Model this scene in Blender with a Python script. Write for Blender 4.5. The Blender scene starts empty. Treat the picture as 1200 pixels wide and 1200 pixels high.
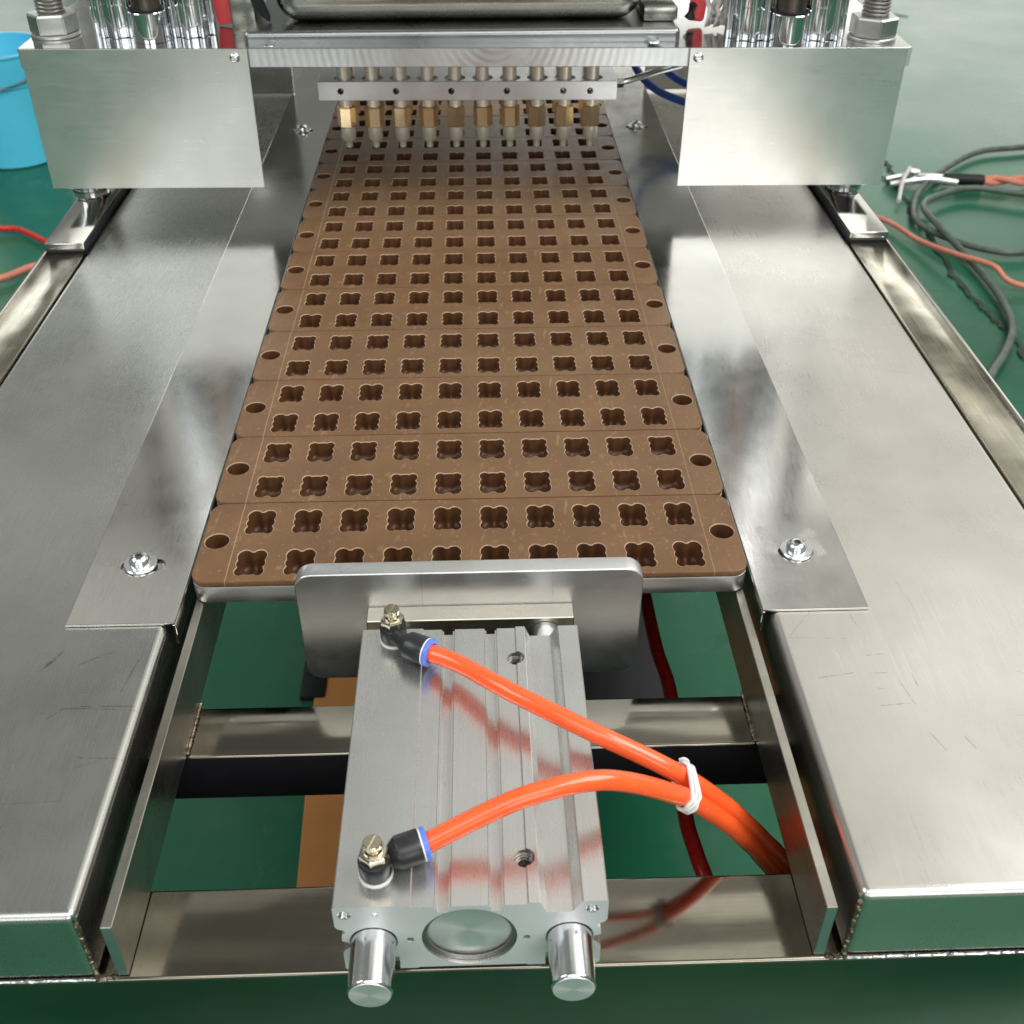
import bpy, bmesh, math, random
from mathutils import Vector, Matrix
R = math.radians
PI = math.pi
random.seed(7)
scene = bpy.context.scene
COL = scene.collection

# ------------------------------------------------------------------ camera
cam_d = bpy.data.cameras.new('camera')
cam = bpy.data.objects.new('camera', cam_d)
COL.objects.link(cam)
cam.matrix_world = Matrix(((0.9995, 0.0202, -0.0234, 0.008),
                           (-0.0308, 0.6004, -0.7991, -0.4327),
                           (-0.0021, 0.7994, 0.6008, 0.3397),
                           (0, 0, 0, 1)))
cam_d.sensor_width = 36
cam_d.lens = 36 * 1300 / 1200
cam_d.clip_start = 0.01
cam_d.clip_end = 200
cam_d.dof.use_dof = True
cam_d.dof.focus_distance = 0.54
cam_d.dof.aperture_fstop = 26
scene.camera = cam

# ------------------------------------------------------------------ light
world = bpy.data.worlds.new("World")
scene.world = world
world.use_nodes = True
wn = world.node_tree.nodes
bg = wn['Background']
bg.inputs[0].default_value = (0.95, 0.97, 0.90, 1)
bg.inputs[1].default_value = 0.23


def area(name, loc, target, sx, sy, power, col=(1, 1, 1)):
    d = bpy.data.lights.new(name, 'AREA')
    d.shape = 'RECTANGLE'
    d.size = sx
    d.size_y = sy
    d.energy = power
    d.color = col
    o = bpy.data.objects.new(name, d)
    COL.objects.link(o)
    o.location = loc
    v = Vector(target) - Vector(loc)
    o.rotation_euler = v.to_track_quat('-Z', 'Y').to_euler()
    return o


# (radiance given; power follows from the area)
def light(name, loc, target, sx, sy, rad, col=(1, 1, 1)):
    return area(name, loc, target, sx, sy, math.pi * sx * sy * rad, col)


# daylight from the high windows above and around the camera, plus an added left fill
light('window_or_fill_light', (3.0, -0.5, 3.6), (0.0, 0.1, 0), 3.4, 2.4, 7.8, (1.0, 0.985, 0.96))
light('window_or_fill_light', (-3.4, -0.6, 3.2), (0, 0.2, 0), 2.4, 2.0, 5.0, (0.93, 0.98, 1.0))
light('window_or_fill_light', (0.2, -2.7, 3.7), (0.1, 0.1, 0), 4.0, 2.2, 3.2, (1.0, 0.99, 0.97))
# windows along the right wall and at the far end of the hall
light('window_or_fill_light', (1.9, -6.5, 1.9), (0.4, 0.4, 0.1), 3.4, 2.6, 4.0, (0.97, 0.99, 1.0))
light('window_or_fill_light', (-2.6, -6.2, 1.9), (0, 0.4, 0.1), 3.0, 2.4, 2.5, (0.95, 0.99, 1.0))
light('window_or_fill_light', (7.0, 5.2, 2.4), (0, 0.8, -0.4), 5.0, 2.6, 1.1, (1.0, 0.98, 0.93))
light('window_or_fill_light', (3.4, 12.5, 1.5), (0.6, 0, -0.5), 7.0, 2.8, 2.5, (1.0, 1.0, 0.93))
light('window_or_fill_light', (-5.4, 10.5, 1.6), (0, 0, -0.4), 3.2, 2.6, 2.4, (0.96, 1.0, 0.98))
# rows of roof lights ahead, brighter over the right half of the hall, with an added wide fill panel
for (x, y, z, sx, sy, rad, rz) in [(3.6, 4.0, 4.3, 6.0, 8.0, 0.30, 0), (2.9, 1.5, 3.8, 4.4, 0.8, 0.95, 18), (3.3, 3.4, 3.8, 4.8, 1.1, 1.15, 18), (4.2, 6.6, 3.8, 5.6, 1.5, 1.15, 18),
                                   (-3.2, 4.4, 3.8, 4.0, 1.4, 0.42, -14), (-2.6, 1.9, 3.8, 3.4, 0.6, 0.12, -14), (-1.0, 6.5, 3.9, 3.5, 1.5, 0.40, 0), (0.05, 2.5, 4.0, 1.2, 3.0, 0.60, 0)]:
    o = light('roof_or_fill_light', (x, y, z), (x, y, 0), sx, sy, rad, (1.0, 0.98, 0.92))
    o.rotation_euler = (0, 0, R(rz))

scene.view_settings.view_transform = 'Standard'
scene.view_settings.look = 'None'
scene.view_settings.exposure = 0
scene.view_settings.gamma = 1
scene.render.engine = 'CYCLES'
scene.cycles.max_bounces = 10


# ------------------------------------------------------------------ node helpers
def mat(name):
    m = bpy.data.materials.new(name)
    m.use_nodes = True
    nt = m.node_tree
    b = nt.nodes['Principled BSDF']
    return m, nt, b


def N(nt, t, **kw):
    n = nt.nodes.new(t)
    for k, v in kw.items():
        setattr(n, k, v)
    return n


def math_n(nt, op, a, b=None, clamp=False):
    n = nt.nodes.new('ShaderNodeMath')
    n.operation = op
    n.use_clamp = clamp
    for i, v in enumerate((a, b)):
        if v is None:
            continue
        if isinstance(v, (int, float)):
            n.inputs[i].default_value = v
        else:
            nt.links.new(v, n.inputs[i])
    return n.outputs[0]


def noise(nt, vec, scale, detail=3, rough=0.55, stretch=None, dist=0.0):
    if stretch:
        mp = nt.nodes.new('ShaderNodeMapping')
        mp.inputs['Scale'].default_value = stretch
        nt.links.new(vec, mp.inputs[0])
        vec = mp.outputs[0]
    n = nt.nodes.new('ShaderNodeTexNoise')
    n.inputs['Scale'].default_value = scale
    n.inputs['Detail'].default_value = detail
    n.inputs['Roughness'].default_value = rough
    n.inputs['Distortion'].default_value = dist
    nt.links.new(vec, n.inputs['Vector'])
    return n.outputs[0]


def ramp(nt, fac, lo, hi, c0, c1):
    r = nt.nodes.new('ShaderNodeMapRange')
    r.inputs[1].default_value = lo
    r.inputs[2].default_value = hi
    r.inputs[3].default_value = c0
    r.inputs[4].default_value = c1
    r.clamp = True
    nt.links.new(fac, r.inputs[0])
    return r.outputs[0]


def mixc(nt, fac, a, b):
    m = nt.nodes.new('ShaderNodeMix')
    m.data_type = 'RGBA'
    if isinstance(fac, (int, float)):
        m.inputs[0].default_value = fac
    else:
        nt.links.new(fac, m.inputs[0])
    for i, v in ((6, a), (7, b)):
        if isinstance(v, tuple):
            m.inputs[i].default_value = (*v, 1)
        else:
            nt.links.new(v, m.inputs[i])
    return m.outputs[2]


def bump(nt, b, height, dist, strength=1.0, prev=None):
    n = nt.nodes.new('ShaderNodeBump')
    n.inputs['Distance'].default_value = dist
    n.inputs['Strength'].default_value = strength
    nt.links.new(height, n.inputs['Height'])
    if prev:
        nt.links.new(prev, n.inputs['Normal'])
    nt.links.new(n.outputs[0], b.inputs['Normal'])
    return n.outputs[0]


def seg_mask(nt, vec, segs, width):
    """1 on thin worn lines given as segments (x0,y0,x1,y1) in object metres."""
    out = None
    sep = nt.nodes.new('ShaderNodeSeparateXYZ')
    nt.links.new(vec, sep.inputs[0])
    cmb = nt.nodes.new('ShaderNodeCombineXYZ')
    nt.links.new(sep.outputs[0], cmb.inputs[0])
    nt.links.new(sep.outputs[1], cmb.inputs[1])
    p = cmb.outputs[0]
    for (x0, y0, x1, y1) in segs:
        d = Vector((x1 - x0, y1 - y0, 0))
        L2 = d.length_squared
        s = N(nt, 'ShaderNodeVectorMath', operation='SUBTRACT')
        nt.links.new(p, s.inputs[0])
        s.inputs[1].default_value = (x0, y0, 0)
        dt = N(nt, 'ShaderNodeVectorMath', operation='DOT_PRODUCT')
        nt.links.new(s.outputs[0], dt.inputs[0])
        dt.inputs[1].default_value = tuple(d / L2)
        t = math_n(nt, 'ADD', dt.outputs['Value'], 0.0, True)
        sc = N(nt, 'ShaderNodeVectorMath', operation='SCALE')
        sc.inputs[0].default_value = tuple(d)
        nt.links.new(t, sc.inputs['Scale'])
        q = N(nt, 'ShaderNodeVectorMath', operation='DISTANCE')
        nt.links.new(s.outputs[0], q.inputs[0])
        nt.links.new(sc.outputs[0], q.inputs[1])
        k = ramp(nt, q.outputs['Value'], width * 0.3, width, 1, 0)
        out = k if out is None else math_n(nt, 'MAXIMUM', out, k)
    return out


def metal(name, col, rough, brush=None, grain=0.10, brush_s=900, brush_d=0.00004, wave=0.0, wave_s=4.0,
          blotch=0.0, blotch_s=18, blotch_col=(0.25, 0.22, 0.16), scratches=None, rvar=0.08, aniso=0.0, micro=True, spots=0.0, smudge=None):
    m, nt, b = mat(name)
    tc = N(nt, 'ShaderNodeTexCoord').outputs['Object']
    b.inputs['Metallic'].default_value = 1
    base = col
    big = noise(nt, tc, blotch_s, 4, 0.6)
    c = mixc(nt, ramp(nt, big, 0.35, 0.7, 0, 1), tuple(x * 0.88 for x in col), col)
    if blotch:
        f2 = noise(nt, tc, blotch_s * 0.7, 5, 0.65, None, 0.8)
        c = mixc(nt, ramp(nt, f2, 0.42, 0.68, 0, blotch), c, blotch_col)
    rr = ramp(nt, noise(nt, tc, 35, 5, 0.65), 0.3, 0.7, rough - rvar / 2, rough + rvar / 2)
    if brush:
        st = noise(nt, tc, brush_s, 2, 0.5, brush)
        c = mixc(nt, ramp(nt, st, 0.3, 0.75, 0.0, grain), c, tuple(min(1, x * 0.7) for x in col))
        rr = math_n(nt, 'ADD', rr, ramp(nt, st, 0.3, 0.7, -0.02, 0.03))
    if spots:
        sp = noise(nt, tc, 260, 3, 0.7)
        c = mixc(nt, ramp(nt, sp, 0.68, 0.78, 0, spots), c, (0.12, 0.10, 0.07))
    if scratches:
        sm = None
        jit = noise(nt, tc, 350, 2, 0.5)
        for segs, w, dark in scratches:
            sm = seg_mask(nt, tc, segs, w)
            sm = math_n(nt, 'MULTIPLY', sm, ramp(nt, jit, 0.36, 0.56, 0.1, 1.0))
            c = mixc(nt, math_n(nt, 'MULTIPLY', sm, dark), c, (0.06, 0.05, 0.045))
    if smudge:
        wp = N(nt, 'ShaderNodeVectorMath', operation='ADD')
        nz_ = N(nt, 'ShaderNodeTexNoise')
        nz_.inputs['Scale'].default_value = 160
        nz_.inputs['Detail'].default_value = 4
        nt.links.new(tc, nz_.inputs['Vector'])
        of = N(nt, 'ShaderNodeVectorMath', operation='MULTIPLY_ADD')
        nt.links.new(nz_.outputs['Color'], of.inputs[0])
        of.inputs[1].default_value = (0.006, 0.006, 0)
        of.inputs[2].default_value = (-0.003, -0.003, 0)
        nt.links.new(tc, wp.inputs[0])
        nt.links.new(of.outputs[0], wp.inputs[1])
        sg = seg_mask(nt, wp.outputs[0], smudge, 0.0042)
        rr = math_n(nt, 'ADD', rr, math_n(nt, 'MULTIPLY', sg, 0.12))
        c = mixc(nt, math_n(nt, 'MULTIPLY', sg, 0.2), c, (0.76, 0.75, 0.72))
    if scratches:
        sm2 = noise(nt, tc, 13, 5, 0.7, (1, 0.5, 1), 1.8)
        rr = math_n(nt, 'ADD', rr, ramp(nt, sm2, 0.40, 0.66, -0.01, 0.022))
    nt.links.new(c, b.inputs['Base Color'])
    nt.links.new(rr, b.inputs['Roughness'])
    pv = None
    if wave:
        w = noise(nt, tc, wave_s, 2, 0.45)
        pv = bump(nt, b, w, wave, 1.0)
    if brush:
        pv = bump(nt, b, st, brush_d, 1.0, pv)
    elif micro:
        pv = bump(nt, b, noise(nt, tc, 700, 3, 0.6), 0.00001, 1.0, pv)
    if aniso:
        b.inputs['Anisotropic'].default_value = aniso
    return m


def mill_arcs(m, scale=55, dist=0.00006):
    nt = m.node_tree
    b = nt.nodes['Principled BSDF']
    tc = N(nt, 'ShaderNodeTexCoord').outputs['Object']
    mp = N(nt, 'ShaderNodeMapping')
    mp.inputs['Location'].default_value = (-0.02, 0, -0.135)
    nt.links.new(tc, mp.inputs[0])
    w = N(nt, 'ShaderNodeTexWave', wave_type='RINGS', rings_direction='Y')
    w.inputs['Scale'].default_value = scale
    w.inputs['Distortion'].default_value = 1.2
    w.inputs['Detail'].default_value = 3
    nt.links.new(mp.outputs[0], w.inputs['Vector'])
    bump(nt, b, w.outputs['Fac'], dist)


def soften(m, metallic):
    m.node_tree.nodes['Principled BSDF'].inputs['Metallic'].default_value = metallic


def plain(name, col, rough, var=0.12, scale=60, spec=0.5, bmp=0.0, bs=400, sss=0.0, trans=0.0, coat=0.0):
    m, nt, b = mat(name)
    tc = N(nt, 'ShaderNodeTexCoord').outputs['Object']
    f = noise(nt, tc, scale, 4, 0.6)
    c = mixc(nt, ramp(nt, f, 0.3, 0.7, 0, 1), tuple(x * (1 - var) for x in col), tuple(min(1, x * (1 + var)) for x in col))
    nt.links.new(c, b.inputs['Base Color'])
    nt.links.new(ramp(nt, noise(nt, tc, scale * 2.3, 3), 0.3, 0.7, rough - 0.05, rough + 0.07), b.inputs['Roughness'])
    b.inputs['Specular IOR Level'].default_value = spec
    if bmp:
        bump(nt, b, noise(nt, tc, bs, 3, 0.6), bmp)
    if sss:
        b.inputs['Subsurface Weight'].default_value = sss
        b.inputs['Subsurface Scale'].default_value = 0.004
        b.inputs['Subsurface Radius'].default_value = (1.0, 0.35, 0.15)
    if trans:
        b.inputs['Transmission Weight'].default_value = trans
    if coat:
        b.inputs['Coat Weight'].default_value = coat
        b.inputs['Coat Roughness'].default_value = 0.08
    return m


def rnd_segs(n, x0, x1, y0, y1, lmin, lmax, ang=None, seed=1):
    r = random.Random(seed)
    out = []
    for _ in range(n):
        x, y = r.uniform(x0, x1), r.uniform(y0, y1)
        a = r.uniform(0, PI) if ang is None else r.gauss(ang, 0.25)
        l = r.uniform(lmin, lmax)
        out.append((x, y, x + l * math.cos(a), y + l * math.sin(a)))
    return out


SS = (0.60, 0.585, 0.55)
left_marks = [(-0.1705, -0.105, -0.158, -0.1055), (-0.176, -0.1105, -0.1705, -0.105), (-0.158, -0.1055, -0.139, -0.107),
              (-0.166, -0.104, -0.141, -0.1045), (-0.172, -0.0795, -0.164, -0.0745), (-0.1565, -0.132, -0.138, -0.133),
              (-0.146, -0.077, -0.149, -0.096), (-0.162, -0.073, -0.158, -0.0715)]
left_scribble = [(-0.187, -0.083, -0.1805, -0.0705), (-0.1855, -0.079, -0.183, -0.0745), (-0.1835, -0.077, -0.1815, -0.0715)]
right_marks = [(0.150, -0.0975, 0.1655, -0.095), (0.172, -0.0955, 0.180, -0.0955), (0.1745, -0.0845, 0.182, -0.084),
               (0.1735, -0.1045, 0.1785, -0.105), (0.172, -0.1145, 0.184, -0.1135), (0.1905, -0.096, 0.191, -0.104),
               (0.184, -0.1, 0.1865, -0.114), (0.1875, -0.130, 0.191, -0.139), (0.1745, -0.0585, 0.1755, -0.0645),
               (0.201, -0.1325, 0.2035, -0.139), (0.163, 0.037, 0.178, 0.035), (0.173, 0.0335, 0.181, 0.0415)]
m_table_l = metal('stainless_sheet_satin', (0.565, 0.572, 0.54), 0.27, (1, 0.035, 1), 0.16, 1400, 0.000010, 0.0015, 3.2, rvar=0.04,
                  scratches=[(left_marks, 0.00035, 0.55), (left_scribble, 0.0009, 0.5),
                             (rnd_segs(10, -0.28, -0.14, -0.19, 0.35, 0.01, 0.04, None, 3), 0.00022, 0.35)])
m_table_r = metal('stainless_sheet_brushed', (0.64, 0.62, 0.575), 0.29, (1, 0.03, 1), 0.16, 1500, 0.000013, 0.0015, 3.6, rvar=0.04,
                  scratches=[(right_marks, 0.00035, 0.42),
                             (rnd_segs(10, 0.14, 0.28, -0.19, 0.35, 0.01, 0.03, None, 5), 0.00022, 0.35)])
m_strip = metal('stainless_guard_sheet', (0.62, 0.61, 0.575), 0.15, (1, 0.05, 1), 0.10, 1500, 0.000004, 0.0004, 7, rvar=0.06, smudge=[(0.1490, -0.012, 0.1455, 0.004), (0.168, -0.006, 0.172, -0.014), (0.166, -0.002, 0.170, 0.001), (-0.170, -0.012, -0.178, -0.010), (-0.152, -0.019, -0.149, -0.016)],
                scratches=[(rnd_segs(8, -0.18, -0.14, -0.05, 0.3, 0.005, 0.02, None, 8) + rnd_segs(8, 0.14, 0.18, -0.05, 0.3, 0.005, 0.02, None, 9), 0.00025, 0.3)])
m_rail = metal('steel_flat_bar', (0.50, 0.485, 0.43), 0.30, (1, 0.05, 1), 0.10, 900, 0.00003, 0.0, blotch=0.5, blotch_s=26,
               blotch_col=(0.22, 0.19, 0.14), spots=0.4)
m_rail_end = metal('saw_cut_steel', (0.5, 0.54, 0.55), 0.42, (0.05, 1, 1), 0.10, 700, 0.00006)
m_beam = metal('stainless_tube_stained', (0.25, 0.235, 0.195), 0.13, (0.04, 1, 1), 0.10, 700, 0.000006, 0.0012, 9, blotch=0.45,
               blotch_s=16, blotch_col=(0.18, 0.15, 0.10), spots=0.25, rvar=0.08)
m_side_rail = metal('stainless_tube_heat_stained', (0.50, 0.47, 0.38), 0.20, (1, 0.06, 1), 0.10, 500, 0.00001, 0.0026, 11, blotch=0.6,
                    blotch_s=11, blotch_col=(0.24, 0.21, 0.12), rvar=0.1)
m_cover = metal('stainless_cover_sheet', (0.78, 0.78, 0.75), 0.30, (0.03, 1, 1), 0.10, 1300, 0.0000006, 0.0020, 5, rvar=0.04)
m_alu = metal('brushed_aluminium', (0.76, 0.77, 0.78), 0.36, (0.25, 1, 1), 0.10, 800, 0.00002, rvar=0.1,
              scratches=[(rnd_segs(12, -0.08, 0.08, -0.05, -0.03, 0.004, 0.012, None, 12), 0.0002, 0.25)])
m_alu_mill = metal('milled_aluminium', (0.80, 0.81, 0.82), 0.38, (1, 1, 0.03), 0.10, 1000, 0.00005, rvar=0.1)
m_head_front = metal('milled_plate_edge', (0.82, 0.83, 0.84), 0.34, None, rvar=0.1, micro=False)
mill_arcs(m_head_front)
m_cyl = metal('anodised_aluminium', (0.68, 0.69, 0.67), 0.27, (1, 0.03, 1), 0.10, 900, 0.0000012, rvar=0.05, spots=0.25)
m_cyl_face = metal('machined_aluminium_face', (0.70, 0.71, 0.71), 0.45, None, rvar=0.05)
soften(m_cyl, 0.9)
soften(m_cyl_face, 0.4)
m_chrome = metal('chromed_steel', (0.80, 0.82, 0.85), 0.06, None, rvar=0.03, micro=False)
m_disc = metal('turned_steel_disc', (0.74, 0.74, 0.74), 0.34, None, rvar=0.04)
soften(m_disc, 0.7)
_nt = m_disc.node_tree
_tg = N(_nt, 'ShaderNodeTangent', direction_type='RADIAL', axis='Y')
_nt.links.new(_tg.outputs[0], _nt.nodes['Principled BSDF'].inputs['Tangent'])
_nt.nodes['Principled BSDF'].inputs['Anisotropic'].default_value = 0.85
m_rod = metal('ground_steel_rod', (0.74, 0.75, 0.76), 0.17, None, rvar=0.06)
m_zinc = metal('zinc_plated_steel', (0.74, 0.76, 0.78), 0.22, None, rvar=0.1)
m_nickel = metal('nickel_brass', (0.58, 0.53, 0.42), 0.20, None, rvar=0.1)
m_brass = metal('brass', (0.95, 0.72, 0.44), 0.24, (1, 1, 0.1), 0.10, 600, 0.00001, rvar=0.1)
m_brass_tip = metal('polished_brass', (0.98, 0.90, 0.76), 0.36, None, rvar=0.06)
soften(m_brass_tip, 0.55)
soften(m_brass, 0.85)
m_thread = metal('grey_threaded_steel', (0.34, 0.33, 0.30), 0.42, None, rvar=0.15)
m_nut = metal('galvanised_steel', (0.66, 0.66, 0.64), 0.36, None, blotch=0.3, blotch_s=90, blotch_col=(0.42, 0.40, 0.36), rvar=0.2)
m_shaft = metal('oiled_dark_steel', (0.20, 0.17, 0.15), 0.32, (1, 1, 0.1), 0.10, 500, 0.00004, rvar=0.2)
m_head = metal('aluminium_plate_top', (0.52, 0.52, 0.50), 0.12, None, rvar=0.08)
m_hopper = metal('stainless_hopper', (0.38, 0.375, 0.335), 0.26, (0.05, 1, 1), 0.10, 800, 0.00002, 0.003, 8, blotch=0.35, blotch_s=22,
                 blotch_col=(0.34, 0.33, 0.27), spots=0.3)
m_dark_flange = metal('dark_steel_flange', (0.30, 0.31, 0.31), 0.30, None, rvar=0.1)
m_weldbar = metal('ground_steel_bar', (0.50, 0.47, 0.40), 0.3, (0.05, 1, 1), 0.10, 700, 0.00001, rvar=0.1)
m_weld = metal('weld_bead', (0.26, 0.22, 0.17), 0.45, None, blotch=0.7, blotch_s=200, blotch_col=(0.15, 0.10, 0.06), rvar=0.2)
m_black = plain('black_plastic', (0.018, 0.018, 0.02), 0.33, 0.15, 100, 0.5)
m_blue = plain('blue_plastic', (0.10, 0.20, 0.72), 0.35, 0.08)
m_tube = plain('orange_polyurethane', (1.0, 0.125, 0.028), 0.22, 0.05, 60, 0.5, sss=0.4, coat=0.3)
m_tube_red = plain('red_polyurethane', (0.62, 0.025, 0.018), 0.28, 0.06, 60)
m_tie = plain('white_wire', (0.72, 0.70, 0.67), 0.4, 0.08)
m_bucket = plain('light_blue_plastic', (0.10, 0.60, 0.84), 0.36, 0.06, 5)
m_hose = plain('dark_green_rubber', (0.075, 0.10, 0.08), 0.42, 0.35, 30)
m_redlead = plain('faded_red_rubber', (0.58, 0.20, 0.13), 0.5, 0.15, 30)
m_card = plain('brown_cardboard', (0.50, 0.215, 0.07), 0.7, 0.1, 9, 0.2)
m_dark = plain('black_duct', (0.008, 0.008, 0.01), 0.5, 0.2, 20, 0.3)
m_red = plain('red_label', (0.85, 0.10, 0.10), 0.4, 0.05)
m_blue_tube = plain('blue_polyurethane', (0.03, 0.09, 0.40), 0.3, 0.05)
m_film = plain('crumpled_plastic_film', (0.62, 0.60, 0.58), 0.25, 0.1, 40)


def mould_material():
    m, nt, b = mat('brown_coated_mould')
    tc = N(nt, 'ShaderNodeTexCoord').outputs['Object']
    oi = N(nt, 'ShaderNodeObjectInfo').outputs['Random']
    f = noise(nt, tc, 22, 5, 0.65)
    c = mixc(nt, ramp(nt, f, 0.3, 0.72, 0, 1), (0.112, 0.055, 0.022), (0.170, 0.090, 0.039))
    c = mixc(nt, ramp(nt, oi, 0, 1, 0.0, 0.35), c, (0.150, 0.092, 0.042))
    # dusty scuffs and small pale nicks
    st = noise(nt, tc, 260, 4, 0.7, (1, 0.25, 1), 0.6)
    c = mixc(nt, ramp(nt, st, 0.60, 0.74, 0, 0.32), c, (0.44, 0.31, 0.20))
    st2 = noise(nt, tc, 190, 4, 0.75, (0.3, 1, 1), 1.2)
    c = mixc(nt, ramp(nt, st2, 0.63, 0.76, 0, 0.25), c, (0.42, 0.30, 0.20))
    vo = N(nt, 'ShaderNodeTexVoronoi')
    vo.inputs['Scale'].default_value = 260
    nt.links.new(tc, vo.inputs['Vector'])
    c = mixc(nt, ramp(nt, vo.outputs['Distance'], 0.06, 0.13, 0.45, 0), c, (0.50, 0.38, 0.26))
    bl = noise(nt, tc, 9, 4, 0.6, None, 1.5)
    c = mixc(nt, ramp(nt, bl, 0.5, 0.66, 0, 0.45), c, (0.115, 0.060, 0.030))
    st3 = noise(nt, tc, 70, 5, 0.75, (1, 1, 1), 2.5)
    c = mixc(nt, ramp(nt, st3, 0.60, 0.70, 0, 0.30), c, (0.40, 0.28, 0.18))
    # step line machined at both ends
    sep = N(nt, 'ShaderNodeSeparateXYZ')
    nt.links.new(tc, sep.inputs[0])
    ax = math_n(nt, 'ABSOLUTE', sep.outputs[0])
    ln = ramp(nt, math_n(nt, 'ABSOLUTE', math_n(nt, 'SUBTRACT', ax, 0.1160)), 0.0001, 0.00035, 1, 0)
    c = mixc(nt, math_n(nt, 'MULTIPLY', ln, 0.4), c, (0.48, 0.34, 0.22))
    nt.links.new(c, b.inputs['Base Color'])
    nt.links.new(ramp(nt, noise(nt, tc, 90, 4), 0.3, 0.7, 0.30, 0.46), b.inputs['Roughness'])
    b.inputs['Specular IOR Level'].default_value = 0.4
    p = bump(nt, b, noise(nt, tc, 900, 3, 0.6), 0.00003)
    p = bump(nt, b, st, 0.00006, 1, p)
    bump(nt, b, math_n(nt, 'MAXIMUM', ramp(nt, ax, 0.1158, 0.1162, 0, 1), 0), 0.00015, 1, p)
    return m


m_mould = mould_material()
m_rim = plain('pale_mould_rim', (0.36, 0.255, 0.165), 0.45, 0.25, 500, 0.4)
m_cavity = plain('shade_brown_mould_cavity', (0.088, 0.038, 0.017), 0.36, 0.15, 250, 0.3, bmp=0.00003, bs=900)  # brown darkened to carry the shade of the deep recesses


def floor_material():
    m, nt, b = mat('green_epoxy_floor')
    tc = N(nt, 'ShaderNodeTexCoord').outputs['Object']
    f = noise(nt, tc, 1.3, 5, 0.6)
    g = noise(nt, tc, 9, 5, 0.65)
    c = mixc(nt, ramp(nt, f, 0.35, 0.68, 0, 1), (0.008, 0.088, 0.044), (0.017, 0.135, 0.070))
    c = mixc(nt, ramp(nt, g, 0.5, 0.8, 0, 0.35), c, (0.085, 0.16, 0.11))
    sc = noise(nt, tc, 7, 6, 0.75, (1, 0.2, 1), 2.5)
    c = mixc(nt, ramp(nt, sc, 0.60, 0.70, 0, 0.35), c, (0.12, 0.17, 0.13))
    sk = noise(nt, tc, 3.5, 6, 0.7, (0.35, 1, 1), 3.0)
    c = mixc(nt, ramp(nt, sk, 0.64, 0.72, 0, 0.5), c, (0.012, 0.035, 0.025))
    nt.links.new(c, b.inputs['Base Color'])
    nt.links.new(ramp(nt, f, 0.3, 0.7, 0.24, 0.34), b.inputs['Roughness'])
    b.inputs['Specular IOR Level'].default_value = 0.34
    return m


m_floor = floor_material()
m_paint = plain('dark_grey_paint', (0.03, 0.033, 0.032), 0.6)
m_crack = plain('worn_floor_crack', (0.035, 0.05, 0.038), 0.7, 0.4, 40, 0.2)


# ------------------------------------------------------------------ mesh helpers
def finish(name, me, m=None, parent=None, smooth=35):
    if m is not None and len(me.materials) == 0:
        me.materials.append(m)
    if smooth:
        for p in me.polygons:
            p.use_smooth = True
        me.set_sharp_from_angle(angle=R(smooth))
    o = bpy.data.objects.new(name, me)
    COL.objects.link(o)
    if parent:
        o.parent = parent
    return o


def build(name, bm, m, parent=None, smooth=35):
    bmesh.ops.recalc_face_normals(bm, faces=bm.faces[:])
    me = bpy.data.meshes.new(name)
    bm.to_mesh(me)
    bm.free()
    return finish(name, me, m, parent, smooth)


def B():
    return bmesh.new()


def box(bm, x0, x1, y0, y1, z0, z1, bev=0.0, seg=2, rot=None):
    r = bmesh.ops.create_cube(bm, size=1)
    vs = r['verts']
    for v in vs:
        v.co = Vector(((x0 + x1) / 2 + v.co.x * (x1 - x0), (y0 + y1) / 2 + v.co.y * (y1 - y0), (z0 + z1) / 2 + v.co.z * (z1 - z0)))
    if rot:
        bmesh.ops.rotate(bm, verts=vs, cent=((x0 + x1) / 2, (y0 + y1) / 2, (z0 + z1) / 2), matrix=rot)
    if bev:
        es = list({e for v in vs for e in v.link_edges})
        bmesh.ops.bevel(bm, geom=es, offset=bev, segments=seg, profile=0.5, affect='EDGES')
    return bm


def lathe(bm, prof, seg=32, mtx=None, poly=None):
    """prof: list of (r, z). poly: number of sides for a prismatic (hex) section, flat radius."""
    n = poly or seg
    rings = []
    for (r, z) in prof:
        if r <= 1e-7:
            rings.append([bm.verts.new((0, 0, z))])
        else:
            rings.append([bm.verts.new((r * math.cos(2 * PI * i / n), r * math.sin(2 * PI * i / n), z)) for i in range(n)])
    for a, b in zip(rings, rings[1:]):
        if len(a) == 1 and len(b) == 1:
            continue
        for i in range(n):
            j = (i + 1) % n
            if len(a) == 1:
                bm.faces.new((a[0], b[i], b[j]))
            elif len(b) == 1:
                bm.faces.new((a[i], a[j], b[0]))
            else:
                bm.faces.new((a[i], a[j], b[j], b[i]))
    vs = [v for r in rings for v in r]
    if mtx is not None:
        bmesh.ops.transform(bm, matrix=mtx, verts=vs)
    return bm


def axis_mtx(origin, direction):
    q = Vector(direction).normalized().to_track_quat('Z', 'Y')
    return Matrix.Translation(origin) @ q.to_matrix().to_4x4()


def cr(points, n=10):
    P = [Vector(p) for p in points]
    P = [P[0] * 2 - P[1]] + P + [P[-1] * 2 - P[-2]]
    out = []
    for i in range(1, len(P) - 2):
        p0, p1, p2, p3 = P[i - 1:i + 3]
        for k in range(n):
            t = k / n
            out.append(0.5 * ((2 * p1) + (p2 - p0) * t + (2 * p0 - 5 * p1 + 4 * p2 - p3) * t * t + (3 * p1 - p0 - 3 * p2 + p3) * t ** 3))
    out.append(P[-2])
    return out


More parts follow.
